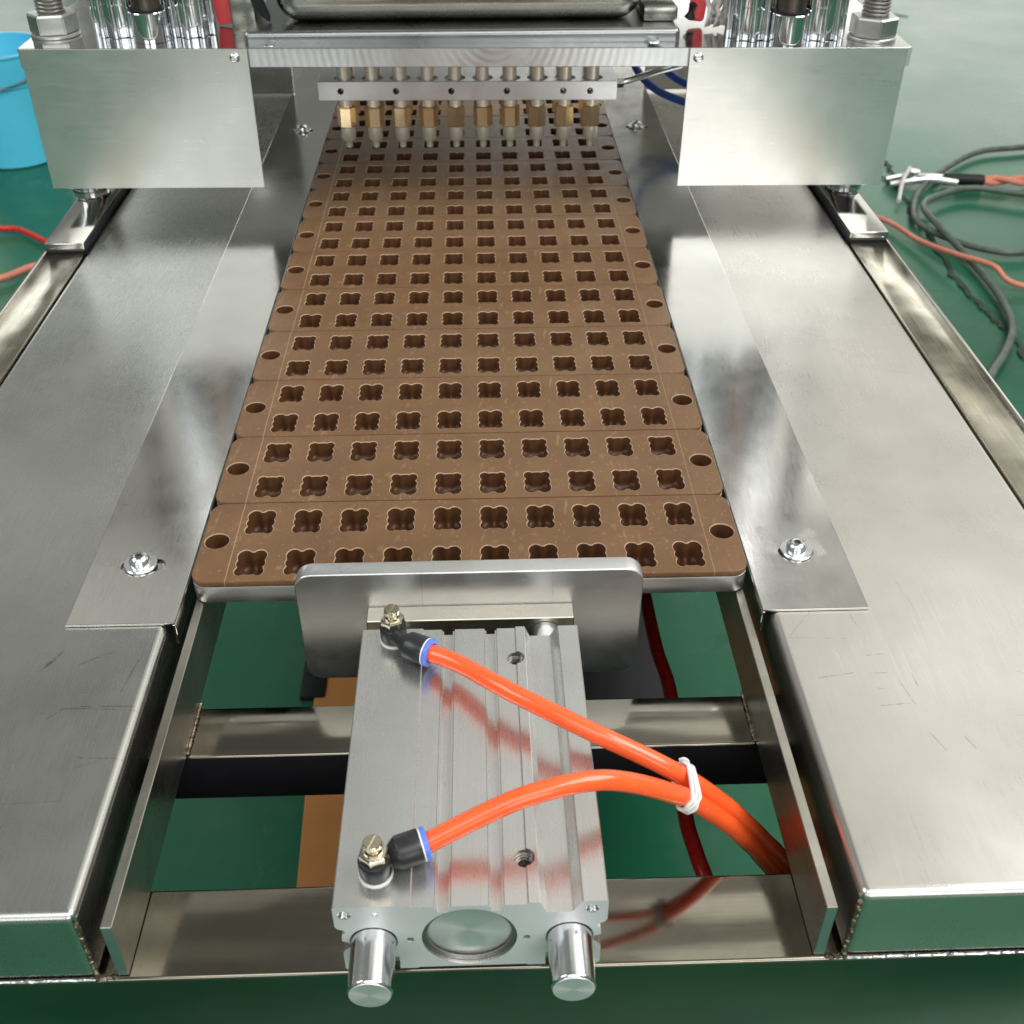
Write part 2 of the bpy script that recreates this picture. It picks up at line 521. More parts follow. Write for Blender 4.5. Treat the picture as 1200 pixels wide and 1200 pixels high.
def tube(bm, points, r, n=10, seg=20, smooth=True, jitter=0.0):
    pts = cr(points, n) if smooth else [Vector(p) for p in points]
    up = Vector((0, 0, 1))
    prev = None
    rings = []
    for i, p in enumerate(pts):
        t = (pts[min(i + 1, len(pts) - 1)] - pts[max(i - 1, 0)]).normalized()
        if prev is None:
            nrm = t.orthogonal().normalized()
        else:
            nrm = (prev - t * prev.dot(t)).normalized()
        prev = nrm
        bn = t.cross(nrm)
        rr = r * (1 + random.uniform(-jitter, jitter))
        rings.append([bm.verts.new(p + (nrm * math.cos(2 * PI * k / seg) + bn * math.sin(2 * PI * k / seg)) * rr) for k in range(seg)])
    for a, b in zip(rings, rings[1:]):
        for k in range(seg):
            bm.faces.new((a[k], a[(k + 1) % seg], b[(k + 1) % seg], b[k]))
    bm.faces.new(rings[0][::-1])
    bm.faces.new(rings[-1])
    return bm


def tag(o, label=None, cat=None, group=None, kind=None):
    if label:
        o['label'] = label
    if cat:
        o['category'] = cat
    if group:
        o['group'] = group
    if kind:
        o['kind'] = kind
    return o


def empty(name, loc, label, cat, group=None):
    o = bpy.data.objects.new(name, None)
    COL.objects.link(o)
    o.location = loc
    o.empty_display_size = 0.01
    tag(o, label, cat, group)
    return o


def attach(o, root):
    """parent keeping mesh coordinates written in world space"""
    o.parent = root
    o.matrix_parent_inverse = Matrix.Translation(-Vector(root.location))
    return o


def rrect(x0, x1, y0, y1, r, n=6):
    pts = []
    for cx, cy, a0 in ((x1 - r, y1 - r, 0), (x0 + r, y1 - r, 90), (x0 + r, y0 + r, 180), (x1 - r, y0 + r, 270)):
        for k in range(n + 1):
            a = R(a0 + 90 * k / n)
            pts.append((cx + r * math.cos(a), cy + r * math.sin(a)))
    return pts


def circ(cx, cy, r, n=32):
    return [(cx + r * math.cos(2 * PI * k / n), cy + r * math.sin(2 * PI * k / n)) for k in range(n)]


def slot(cx, cy, hw, r, n=8):
    pts = []
    for sx, a0 in ((1, -90), (-1, 90)):
        for k in range(n + 1):
            a = R(a0 + 180 * k / n)
            pts.append((cx + sx * hw + r * math.cos(a), cy + r * math.sin(a)))
    return pts


def plate_mesh(name, loops, z0, z1, bev=0.0002, mtx=None, res=1):
    """flat plate with real holes: filled 2D outline, extruded z0..z1 with a small edge break"""
    cu = bpy.data.curves.new(name, 'CURVE')
    cu.dimensions = '2D'
    cu.fill_mode = 'BOTH'
    for lp in loops:
        s = cu.splines.new('POLY')
        s.points.add(len(lp) - 1)
        for i, (x, y) in enumerate(lp):
            s.points[i].co = (x, y, 0, 1)
        s.use_cyclic_u = True
    h = (z1 - z0) / 2
    cu.extrude = h - bev
    cu.bevel_depth = bev
    cu.bevel_resolution = res
    cu.offset = -bev
    o = bpy.data.objects.new(name, cu)
    COL.objects.link(o)
    dg = bpy.context.evaluated_depsgraph_get()
    me = bpy.data.meshes.new_from_object(o.evaluated_get(dg))
    bpy.data.objects.remove(o)
    bpy.data.curves.remove(cu)
    me.transform(Matrix.Translation((0, 0, (z0 + z1) / 2)))
    if mtx is not None:
        me.transform(mtx)
    me.name = name
    return me


def boolean_cut(o, cutters):
    """cut cutter bmeshes out of o and bake the result"""
    tmp = []
    for bm in cutters:
        bmesh.ops.recalc_face_normals(bm, faces=bm.faces[:])
        me = bpy.data.meshes.new('cut')
        bm.to_mesh(me)
        bm.free()
        c = bpy.data.objects.new('cut', me)
        COL.objects.link(c)
        tmp.append(c)
        md = o.modifiers.new('b', 'BOOLEAN')
        md.operation = 'DIFFERENCE'
        md.solver = 'EXACT'
        md.object = c
    bpy.context.view_layer.update()
    dg = bpy.context.evaluated_depsgraph_get()
    me = bpy.data.meshes.new_from_object(o.evaluated_get(dg))
    o.modifiers.clear()
    o.data = me
    for c in tmp:
        bpy.data.objects.remove(c)
    for p in me.polygons:
        p.use_smooth = True
    me.set_sharp_from_angle(angle=R(30))


def cylbm(origin, direction, r, length, seg=32):
    bm = B()
    lathe(bm, [(0, 0), (r, 0), (r, length), (0, length)], seg, axis_mtx(origin, direction))
    return bm


HEAD_TILT = R(0.45)

# ------------------------------------------------------------------ floor and things on it
bm = B()
bmesh.ops.create_grid(bm, x_segments=2, y_segments=2, size=40)
fl = build('floor', bm, m_floor, None, 0)
fl.location = (0, 20, -0.85)
tag(fl, kind='structure')


def crack(points, w, seed):
    r = random.Random(seed)
    pts = cr(points, 9)
    bm = B()
    prev = None
    for i, p in enumerate(pts):
        t = (pts[min(i + 1, len(pts) - 1)] - pts[max(i - 1, 0)]).normalized()
        s = Vector((-t.y, t.x, 0))
        off = s * r.uniform(-w, w)
        a = bm.verts.new(p + off + s * w * r.uniform(0.15, 1.0))
        b = bm.verts.new(p + off - s * w * r.uniform(0.15, 1.0))
        if prev:
            bm.faces.new((prev[0], a, b, prev[1]))
        prev = (a, b)
    o = build('floor_crack', bm, m_crack, None, 0)
    tag(o, kind='structure')


Z0 = -0.846
crack([(1.26, 2.90, Z0), (1.225, 2.67, Z0), (1.20, 2.3, Z0), (1.179, 2.009, Z0), (1.191, 1.873, Z0), (1.205, 1.748, Z0), (1.181, 1.60, Z0)], 0.010, 1)
crack([(1.16, 2.95, Z0), (1.19, 2.80, Z0), (1.23, 2.66, Z0)], 0.006, 2)
crack([(0.62, 5.1, Z0), (1.30, 5.0, Z0), (1.9, 4.7, Z0)], 0.012, 3)

ZF = -0.834
o = build('welding_cable', tube(B(), [(2.3, 3.06, ZF), (1.9, 3.02, ZF), (1.701, 2.97, ZF), (1.558, 2.935, ZF), (1.407, 2.80, ZF), (1.274, 2.63, ZF),
                             (1.205, 2.48, ZF), (1.19, 2.37, ZF), (1.246, 2.263, ZF), (1.321, 2.20, ZF), (1.408, 2.19, ZF), (1.7, 2.25, ZF)], 0.0088), m_hose)
tag(o, 'thick dark green welding cable curving round in a wide loop on the green floor', 'cable', 'cables on the floor right of the machine')
o = build('welding_cable', tube(B(), [(1.9, 2.46, ZF), (1.70, 2.50, ZF + .01), (1.541, 2.555, ZF + .01), (1.414, 2.605, ZF + .01), (1.301, 2.557, ZF + .01), (1.219, 2.454, ZF + .02),
                             (1.215, 2.321, ZF + .018), (1.24, 2.158, ZF), (1.238, 1.963, ZF), (1.21, 1.80, ZF), (1.15, 1.68, ZF), (1.08, 1.58, ZF), (1.0, 1.45, ZF)], 0.0088), m_hose)
tag(o, 'dark green cable whose end runs down beside the table edge over the floor crack', 'cable', 'cables on the floor right of the machine')
o = build('red_lead', tube(B(), [(0.80, 2.62, ZF), (0.98, 2.52, ZF), (1.10, 2.411, ZF), (1.148, 2.26, ZF + .004), (1.20, 2.133, ZF + .02), (1.252, 2.045, ZF + .03), (1.316, 1.993, ZF), (1.6, 1.9, ZF)], 0.0068), m_redlead)
tag(o, 'thin faded red lead crossing over the green cable on the right floor', 'cable', 'red leads on the floor')
t = empty('welding_clamp', (1.30, 2.70, -0.85), 'grey welding earth clamp at the end of the red twisted lead on the floor', 'clamp')
for s, name in ((1, 'jaw'), (-1, 'jaw')):
    bm = B()
    tube(bm, [(1.20, 2.70 + s * .02, -0.838), (1.26, 2.70 + s * .022, -0.828), (1.32, 2.69 + s * .012, -0.824), (1.39, 2.685 + s * .02, -0.83)], 0.010, 5, 10)
    attach(build(name, bm, m_nut), t)
attach(build('grip', tube(B(), [(1.36, 2.69, -0.828), (1.42, 2.685, -0.828), (1.47, 2.68, -0.83)], 0.017, 5, 12), m_dark), t)
attach(build('lever', tube(B(), [(1.26, 2.71, -0.80), (1.22, 2.64, -0.815), (1.185, 2.55, -0.838)], 0.006, 5, 8), m_film), t)
attach(build('pivot_bolt', lathe(B(), [(0, 0), (.018, 0), (.018, .03), (0, .03)], 12, Matrix.Translation((1.27, 2.70, -0.835))), m_zinc), t)
bm = B()
for ph in (0, PI):
    tube(bm, [(1.47 + k * 0.03, 2.68 - k * .001 + 0.008 * math.cos(k * 1.1 + ph), ZF + 0.004 + 0.007 * math.sin(k * 1.1 + ph)) for k in range(26)], 0.009, 3, 8)
o = build('twisted_lead', bm, m_redlead)
tag(o, 'orange red twisted lead running right from the welding clamp', 'cable', 'red leads on the floor')
o = build('red_lead', tube(B(), [(-1.7, 2.40, ZF), (-1.40, 2.45, ZF), (-1.279, 2.438, ZF), (-1.218, 2.424, ZF), (-1.12, 2.34, ZF), (-1.02, 2.28, ZF), (-0.9, 2.26, ZF)], 0.0075), m_tube_red)
tag(o, 'thin dull red lead on the left floor, the upper of the two', 'cable', 'red leads on the floor')
o = build('red_lead', tube(B(), [(-1.6, 1.98, ZF), (-1.3, 2.06, ZF), (-1.172, 2.125, ZF), (-1.10, 2.20, ZF), (-0.95, 2.25, ZF)], 0.0085), m_redlead)
tag(o, 'short orange red lead on the left floor, the lower of the two', 'cable', 'red leads on the floor')

t = empty('plastic_bucket', (-1.425, 3.05, -0.85), 'light blue plastic bucket standing on the green floor at the left edge', 'bucket')
attach(build('bucket_body', lathe(B(), [(0, .004), (.125, 0), (.132, .006), (.152, .27), (.157, .275), (.157, .283), (.160, .29), (.163, .37), (.168, .375), (.168, .382), (.158, .382), (.155, .30), (.146, .26), (.126, .012), (0, .012)],
                       48, Matrix.Translation(t.location) @ Matrix.Diagonal((0.95, 0.95, 0.86, 1))), m_bucket), t)
attach(build('bucket_handle', tube(B(), [(-1.425 + .166 * math.cos(a), 3.05 - .166 * math.sin(a) * .96, -0.55 - .06 * math.sin(a)) for a in [PI * k / 8 for k in range(9)]], 0.003, 4, 8), m_zinc), t)

o = build('cardboard_sheet', box(B(), -0.226, -0.02, -0.4, 0.86, -0.849, -0.842, 0.001, 1, Matrix.Rotation(R(2.5), 3, 'Z')), m_card)
tag(o, 'brown cardboard sheet lying on the floor under the machine', 'cardboard')
o = build('black_duct', box(B(), -0.268, -0.232, 0.70, 1.6, -0.849, -0.838, 0.002, 2), m_dark)
tag(o, 'black cable duct on the floor left of the cardboard sheet under the machine', 'duct', 'black ducts under the machine')
o = build('black_duct', box(B(), 0.0, 0.262, 0.64, 1.6, -0.849, -0.835, 0.003, 2), m_dark)
tag(o, 'wide black duct on the floor beside the red hose under the machine', 'duct', 'black ducts under the machine')

# ------------------------------------------------------------------ machine table frame
frame = empty('machine_frame', (0, 0.3, -0.85), 'stainless steel machine table frame with wide flat side tops and a sunken centre channel', 'machine')


def fpart(name, bm, m, smooth=35, label=None):
    o = attach(build(name, bm, m, None, smooth), frame)
    if label:
        o['label'] = label
    return o


YB = 1.15
YF = -0.204
for s, m in ((-1, m_table_l), (1, m_table_r)):
    bm = B()
    xa, xb = sorted((s * 0.1385, s * 0.2885))
    box(bm, xa, xb, YF, YB, -0.0440, -0.0050, 0.0036, 6)
    tp = fpart('table_top', bm, m)
    tp['label'] = 'satin stainless side top with scribbled marks' if s < 0 else 'brushed stainless side top with fine dark scratches'
    # recessed outer rail
    xa, xb = sorted((s * 0.2895, s * 0.3195))
    fpart('outer_rail', box(B(), xa, xb, YF, 0.3615, -0.0440, -0.0055, 0.0012, 2), m_side_rail)
    bm = B()
    xa2, xb2 = sorted((s * 0.3180, s * 0.3200))
    box(bm, xa2, xb2, YF, 0.3615, -0.0080, -0.0035, 0.0004, 1)
    fpart('rail_lip', bm, m_strip)
    # cap that carries the guide column
    xa, xb = sorted((s * 0.2905, s * 0.3205))
    fpart('post_cap', box(B(), xa, xb, 0.3650, YB, -0.0440, 0.0010, 0.0012, 2), m_strip)
    fpart('cap_gap_shade', box(B(), *sorted((s * 0.2893, s * 0.2901)), 0.3632, YB, -0.04, 0.0004), m_dark)  # shade of the narrow gap round the cap, built as dark strips
    fpart('cap_gap_shade', box(B(), *sorted((s * 0.2904, s * 0.3195)), 0.3624, 0.3642, -0.04, -0.0040), m_dark)
    # flat bar that carries the moulds
    xa, xb = sorted((s * 0.1276, s * 0.1318))
    rl = fpart('flat_bar', box(B(), xa, xb, YF + 0.001, YB, -0.0440, -0.0135, 0.0003, 1), m_rail)
    rl.data.materials.append(m_rail_end)
    for p in rl.data.polygons:
        if p.normal.y < -0.9:
            p.material_index = 1
    # weld beads
    r = random.Random(4 + s)
    pts = [(s * (0.1383 + r.uniform(-.0003, .0003)), YF - 0.0004 + r.uniform(-.0003, .0003), z) for z in [-0.0085 - k * 0.0009 for k in range(40)]]
    fpart('weld_bead', tube(B(), pts, 0.00075, 2, 6, True, 0.35), m_weld)
    pts = [(s * (0.132 + k * 0.0011), YF + 0.0002 + r.uniform(-.0004, .0004), -0.0440) for k in range(8)]
    fpart('weld_bead', tube(B(), pts, 0.0011, 2, 6, True, 0.4), m_weld)
    pts = [(s * 0.1272, -0.0985 + k * 0.0012, -0.0436 + r.uniform(-.0002, .0002)) for k in range(27)]
    fpart('weld_bead', tube(B(), pts, 0.0007, 2, 6, True, 0.4), m_weld)
    pts = [(s * (0.1385 + k * 0.002), YF - 0.0002 + r.uniform(-.0002, .0002), -0.0442) for k in range(75)]
    fpart('weld_bead', tube(B(), pts, 0.0006, 2, 6, True, 0.4), m_zinc)
    # legs
    for y in (YF + 0.02, YB - 0.04):
        fpart('leg', box(B(), *sorted((s * 0.262, s * 0.318)), y - 0.015, y + 0.035, -0.85, -0.106, 0.003, 2), m_beam)

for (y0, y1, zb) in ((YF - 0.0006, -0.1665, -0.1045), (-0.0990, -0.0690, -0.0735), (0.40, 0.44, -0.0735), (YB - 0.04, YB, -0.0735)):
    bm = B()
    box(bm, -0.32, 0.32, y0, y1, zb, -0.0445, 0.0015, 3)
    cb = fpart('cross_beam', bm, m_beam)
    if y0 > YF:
        cb.data.materials.append(m_dark)  # dark reflection from under the machine, painted onto the front faces as black
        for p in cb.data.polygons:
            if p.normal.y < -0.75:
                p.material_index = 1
for s in (-1, 1):
    fpart('side_light_block', box(B(), *sorted((s * 0.3185, s * 0.3200)), YF + 0.06, YB, -0.56, -0.0450, 0.0003, 1), m_paint)  # added skirts that keep side light off the floor below
fpart('front_light_block', box(B(), -0.262, 0.262, YF + 0.012, YF + 0.0135, -0.80, -0.1050, 0.0003, 1), m_paint)  # added unseen sheet, stops window light entering from the front
fpart('rear_light_block', box(B(), -0.318, 0.318, YB + .0005, YB + .002, -0.82, -0.0050, 0.0003, 1), m_paint)  # added back sheet, keeps the space under the table dark
# round disc tucked under the front beam
fpart('front_disc', lathe(B(), [(0, 0), (.020, 0), (.022, .002), (.022, .006), (0, .006)], 40, Matrix.Translation((0.062, YF + 0.016, -0.1105))), m_beam)

# ------------------------------------------------------------------ guard strips
def screw(root, x, y, z, washer_r=0.0079, name='button_screw'):
    w = build('washer', lathe(B(), [(.0036, 0), (washer_r - .0002, 0), (washer_r, .0003), (washer_r, .0012), (washer_r - .0003, .0015), (.0036, .0015)], 40), m_zinc)
    bm = B()
    lathe(bm, [(.0018, .0022), (.0018, .0041), (.0026, .0042), (.0040, .0034), (.0049, .0018), (.0050, 0.0), (0, 0)], 28)
    lathe(bm, [(0, .0020), (.0018, .0020)], 28)
    h = build(name, bm, m_zinc)
    sk = build('hex_socket', lathe(B(), [(0, .0024), (.0016, .0024), (.0016, .00425), (.0019, .00425)], 6, None, 6), m_thread)
    for o, dz in ((w, 0.0), (h, 0.0015)):
        o.parent = root
        o.location = Vector((x, y, z + dz)) - root.location
    sk.parent = h
    return h


for s in (-1, 1):
    lab = 'left' if s < 0 else 'right'
    g = empty('guard_strip', (s * 0.16, 0.3, -0.0048),
              'bent stainless guard strip along the %s side of the brown moulds' % lab, 'guard strip', 'guard strips beside the moulds')
    xa, xb = sorted((s * 0.1346, s * 0.1840))
    sy = -0.0135
    loops = [[(xa, -0.0552), (xb, -0.0552), (xb, 1.10), (xa, 1.10)],
             slot(s * 0.1595 + (0.001 if s < 0 else 0), sy, 0.0062 if s < 0 else 0.0040, 0.0045),
             slot(s * 0.1595, 0.632, 0.006, 0.0045)]
    me = plate_mesh('strip_sheet', loops, -0.0047, -0.0033, 0.0003)
    attach(finish('strip_sheet', me, m_strip, None, 30), g)
    attach(build('folded_lip', box(B(), *sorted((s * 0.1346, s * 0.1360)), -0.0550, 1.10, -0.0165, -0.0049, 0.0002, 1), m_strip), g)
    screw(g, s * 0.1597, sy + 0.0005, -0.0032)
    screw(g, s * 0.1590, 0.632, -0.0032)

# ------------------------------------------------------------------ mould plates
LOBES = [(-.0037, .0054, .0038, .0046, .0118), (.0037, .0054, .0038, .0046, .0118),      # feet
         (-.0047, -.0002, .0027, .0034, .0100), (.0047, -.0002, .0027, .0034, .0100),    # arms
         (0, -.0003, .0062, .0086, .0106), (0, -.0046, .0066, .0046, .0112),              # belly, head
         (-.0047, -.0064, .0027, .0034, .0098), (.0047, -.0064, .0027, .0034, .0098)]    # ears


def inside(x, y):
    return any(((x - a) / c) ** 2 + ((y - b) / d) ** 2 < 1 for a, b, c, d, _ in LOBES)


def depth(x, y):
    best = 0
    for a, b, c, d, dp in LOBES:
        q = 1 - ((x - a) / c) ** 2 - ((y - b) / d) ** 2
        if q > 0:
            best = max(best, dp * q ** 0.2)
    return best


NA = 64
OUT = []
for i in range(NA):
    a = 2 * PI * i / NA
    r = 0.0135
    while r > 0.001 and not inside(r * math.cos(a), r * math.sin(a)):
        r -= 0.00008
    OUT.append((r * math.cos(a) * 0.94, r * math.sin(a) * 0.97))


def cavity_mesh(flip):
    bm = B()
    S = [1.0, 0.985, 0.95, 0.90, 0.83, 0.74, 0.63, 0.50, 0.36, 0.2]
    rings = []
    for k, s in enumerate(S):
        ring = []
        for (x, y) in OUT:
            z = -0.0005 if k == 0 else -max(depth(x * s, y * s), [0, .0058, .0080, .0090, .0095, .0098, .0100, .0100, .0100, .0100][k])
            ring.append(bm.verts.new((x * s * flip, y * s * flip, z)))
        rings.append(ring)
    c = bm.verts.new((0, 0, -depth(0, 0)))
    for a, b in zip(rings, rings[1:]):
        for i in range(NA):
            j = (i + 1) % NA
            bm.faces.new((a[i], a[j], b[j], b[i]))
    for i in range(NA):
        bm.faces.new((rings[-1][i], rings[-1][(i + 1) % NA], c))
    bmesh.ops.recalc_face_normals(bm, faces=bm.faces[:])
    if sum(f.normal.z for f in bm.faces) < 0:
        bmesh.ops.reverse_faces(bm, faces=bm.faces[:])
    me = bpy.data.meshes.new('cavity')
    bm.to_mesh(me)
    bm.free()
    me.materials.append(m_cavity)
    for p in me.polygons:
        p.use_smooth = True
    me.set_sharp_from_angle(angle=R(70))
    return me


PITCH = 0.06284
CX = [(-4.5 + i) * 0.02352 for i in range(10)]


def plate_loops(flip, hole_r=0.0059, corner=0.0075):
    loops = [rrect(-0.1326, 0.1326, -0.03115, 0.03115, corner, 7)]
    for cx in CX:
        for cy in (-0.0172, 0.0150):
            loops.append([(cx + x * flip, cy + y * flip) for x, y in OUT])
    for sx in (-1, 1):
        loops.append(circ(sx * 0.125, 0.0, hole_r, 32))
    return loops


top_me = {f: plate_mesh('mould_top', plate_loops(f), -0.0032, 0.0, 0.00042) for f in (1, -1)}
low_me = {f: plate_mesh('base_layer', [plate_loops(f)[0]] + plate_loops(f)[1:], -0.0128, -0.0034, 0.0002) for f in (1, -1)}
cav_me = {f: cavity_mesh(f) for f in (1, -1)}
for f in (1, -1):
    for me, m in ((top_me[f], m_mould), (low_me[f], m_alu_mill)):
        me.materials.clear()
        me.materials.append(m)
        for p in me.polygons:
            p.use_smooth = True
        me.set_sharp_from_angle(angle=R(28))
        if m is m_mould:
            me.materials.append(m_rim)  # paler brown on the chamfers round the openings
            for p in me.polygons:
                c = p.center
                if 0.15 < p.normal.z < 0.97 and abs(c.x) < 0.1318 and abs(c.y) < 0.0305 and not (abs(c.x) > 0.117 and abs(c.y) > 0.0065):
                    p.material_index = 1
hb = B()
lathe(hb, [(.0058, -.0006), (.0056, -.0085), (0, -.0085)], 32)
hole_ob = build('guide_hole', hb, m_cavity)
hole_me = hole_ob.data
bpy.data.objects.remove(hole_ob)
pb = B()
lathe(pb, [(0, .0007), (.0007, .0006), (.0011, 0), (.0012, -.006)], 14, Matrix.Scale(1.4, 4, (1, 0, 0)))
pin_ob = build('ejector_pin', pb, m_alu_mill)
pin_me = pin_ob.data
bpy.data.objects.remove(pin_ob)
ORD = ['nearest', 'second', 'third', 'fourth', 'fifth', 'sixth', 'seventh', 'eighth', 'ninth', 'tenth', 'eleventh', 'twelfth', 'thirteenth', 'fourteenth', 'fifteenth']
FLIPS = [1, -1, 1, -1, 1, -1, -1, 1, -1, 1, -1, 1, -1, 1, -1]
for i in range(15):
    f = FLIPS[i]
    t = empty('mould_plate', (random.uniform(-.0003, .0003), i * PITCH, 0.0),
              ('brown mould plate with bear cavities nearest to and right behind the push plate' if i == 0 else 'brown mould plate with bear cavities, %s counted from the push plate' % ORD[i]),
              'mould', 'brown mould plates in a row along the channel')
    t.rotation_euler.x = R(random.uniform(-0.25, 0.25)) if i else 0
    t.rotation_euler.z = R(random.uniform(-0.06, 0.06))
    def link(name, me, loc):
        o = bpy.data.objects.new(name, me)
        COL.objects.link(o)
        o.parent = t
        o.location = loc
        return o
    link('mould_top', top_me[f], (0, 0, 0))
    link('base_layer', low_me[f], (0, 0, 0))
    for sx in (-1, 1):
        link('guide_hole', hole_me, (sx * 0.125, 0, 0))
    for cy in (-0.0172, 0.0150):
        for cx in CX:
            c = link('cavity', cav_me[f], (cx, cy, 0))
            if i in (0, 2):
                p = bpy.data.objects.new('ejector_pin', pin_me)
                COL.objects.link(p)
                p.parent = c
                p.location = (0, -0.0050 * f, -0.0055)
bm = B()
for k in range(14):
    tube(bm, [(0.02 + k * .006, -.020, -0.0158), (0.023 + k * .006, -.020, -0.0185), (0.026 + k * .006, -.020, -0.0158)], 0.0011, 4, 8)
o = build('transport_chain', bm, m_shaft)
tag(o, 'thin dark transport chain hanging just under the front edge of the nearest mould plate', 'chain')

# ------------------------------------------------------------------ pusher cylinder
pc = empty('pusher_cylinder', (0, -0.14, -0.033), 'grey aluminium guided air cylinder with two guide rods and a rounded push plate', 'air cylinder')


def ppart(o, label=None, parent=None):
    attach(o, pc)
    if label:
        o['label'] = label
    return o


prof = [(-.0474, .0046), (-.0470, .0050), (-.0209, .0050), (-.0205, .0046), (-.0205, .0041), (-.0126, .0041), (-.0124, .0038), (-.0124, .0030), (-.0116, .0030), (-.0116, .0008), (-.0077, .0008), (-.0077, .0030),
        (-.0069, .0030), (-.0069, .0038), (-.0067, .0041), (.0061, .0041), (.0063, .0038), (.0063, .0030), (.0070, .0030), (.0070, .0008), (.0108, .0008), (.0108, .0030), (.0115, .0030), (.0115, .0038), (.0117, .0041),
        (.0195, .0041), (.0197, .0047), (.0200, .0050), (.0236, .0050), (.0240, .0047), (.0262, -.0008), (.0352, -.0008), (.0384, .0047), (.0388, .0050), (.0470, .0050), (.0474, .0046),
        (.0474, -.0060), (.0466, -.0075), (.0444, -.0085), (.0440, -.0100), (.0452, -.0108), (.0455, -.0130), (.0455, -.0150), (.0435, -.0158), (.0425, -.0180), (.0450, -.0205), (.0458, -.0225), (.0458, -.0320), (.0450, -.0330), (.0285, -.0330), (.0285, -.0275), (.0262, -.0275), (.0262, -.0330),
        (.0200, -.0330), (.0190, -.0325), (-.0190, -.0325), (-.0200, -.0330), (-.0262, -.0330), (-.0262, -.0275), (-.0285, -.0275), (-.0285, -.0330), (-.0450, -.0330), (-.0458, -.0320), (-.0458, -.0225), (-.0450, -.0205), (-.0425, -.0180), (-.0435, -.0158), (-.0455, -.0150), (-.0455, -.0130), (-.0452, -.0108), (-.0440, -.0100), (-.0444, -.0085), (-.0466, -.0075), (-.0474, -.0060)]
y0, y1 = -0.2100, -0.0717
bm = B()
va = [bm.verts.new((x, y0, z)) for x, z in prof]
vb = [bm.verts.new((x, y1, z)) for x, z in prof]
n = len(prof)
bm.faces.new(va)
bm.faces.new(vb[::-1])
for i in range(n):
    bm.faces.new((va[i], va[(i + 1) % n], vb[(i + 1) % n], vb[i]))
body = build('cylinder_body', bm, m_cyl)
body.data.materials.append(m_cyl_face)
cut = [cylbm((0.0195, -0.0908, 0.0002), (0, 0, 1), 0.0037, 0.02), cylbm((0.0195, -0.0908, -0.0100), (0, 0, 1), 0.0025, 0.02),
       cylbm((0.0192, -0.1915, 0.0002), (0, 0, 1), 0.0037, 0.02), cylbm((0.0192, -0.1915, -0.0100), (0, 0, 1), 0.0025, 0.02),
       cylbm((-0.0008, -0.2055, -0.0145), (0, -1, 0), 0.0168, 0.02, 64)]
for x, z, r, d in ((-.0436, .0004, .0024, .006), (.0420, .0006, .0024, .006), (-.0330, .0005, .0010, .001), (-.0216, -.0150, .0013, .0012), (.0194, -.0155, .0013, .0012)):
    cut.append(cylbm((x, y0 + d, z), (0, -1, 0), r, 0.02, 24))
for sx in (-1, 1):
    cut.append(cylbm((sx * .0345, y0 + 0.002, -.0155), (0, -1, 0), .0085, 0.02, 48))
    cut.append(box(B(), sx * .0275 - .0014, sx * .0275 + .0014, y0 - .01, y0 + .004, -.0305, -.0255))
boolean_cut(body, cut)
for p in body.data.polygons:
    c = p.center
    p.material_index = 1 if (abs(c.y - y0) < 1e-4 or (p.normal.y < -0.5 and c.y < y0 + 0.01)) else 0
ppart(body)
for hx_, hy_ in ((0.0195, -0.0908), (0.0192, -0.1915)):
    ppart(build('bolt_hole', lathe(B(), [(.0036, .0004), (.0036, .0010), (.0027, .0010), (.0025, -.004), (.0025, -.0085), (0, -.0085)], 28, Matrix.Translation((hx_, hy_, 0.0))), m_shaft))  # dark lining stands in for the shade down the hole
ppart(build('end_cap', lathe(B(), [(0, 0), (.0150, 0), (.0158, -.0006), (.0158, -.002), (0, -.002)], 64, axis_mtx((-0.0008, y0 + 0.0030, -0.0145), (0, -1, 0))), m_disc))
ppart(build('snap_ring', lathe(B(), [(.0150, .0006), (.0150, .0014), (.0166, .0014), (.0166, .0006), (.0150, .0006)], 64, axis_mtx((-0.0008, y0 + 0.0028, -0.0145), (0, -1, 0))), m_thread))
for x, z in ((-.0436, .0004), (.0420, .0006)):
    bm = B()
    for k in range(4):
        lathe(bm, [(.0024, k * .0011), (.0019, k * .0011 + .0005), (.0024, k * .0011 + .001)], 24, axis_mtx((x, y0 + 0.0048, z), (0, -1, 0)))
    ppart(build('threaded_hole', bm, m_rod))
for x, z in ((-.0216, -.0150), (.0194, -.0155), (-.0330, .0005)):
    ppart(build('plug_screw', lathe(B(), [(0, 0.0), (.0009, 0.0), (.0011, -.0004), (0, -.0004)], 16, axis_mtx((x, y0 + 0.0002, z), (0, -1, 0))), m_zinc))
for sx in (-1, 1):
    bm = B()
    lathe(bm, [(0, 0), (.0072, 0), (.0078, .0006), (.0079, .0010), (.0079, .1745), (0, .1745)], 48, axis_mtx((sx * .0345, y0 - 0.0200, -0.0155), (0, 1, 0)))
    rod = ppart(build('guide_rod', bm, m_rod))
    rod_end = build('rod_end', lathe(B(), [(0, .0002), (.0071, .0002), (.0072, 0)], 48, axis_mtx((sx * .0345, y0 - 0.0200, -0.0155), (0, -1, 0))), m_disc)
    rod_end.parent = rod
# front plate that pushes the moulds
me = plate_mesh('push_plate', [rrect(-0.0805, 0.0800, -0.0515, 0.0145, 0.0085, 8)], -0.0045, 0.0045, 0.0007,
                Matrix.Translation((0, -0.0405, 0)) @ Matrix.Rotation(R(90), 4, 'X'), 2)
ppart(finish('push_plate', me, m_alu, None, 30))
ppart(build('weld_bar', box(B(), -0.0478, 0.0476, -0.0552, -0.0452, -0.0300, -0.0052, 0.0004, 1), m_weldbar))
ppart(build('mounting_block', box(B(), -0.030, 0.030, -0.2005, -0.1690, -0.0443, -0.0333, 0.0006, 1), m_cyl))


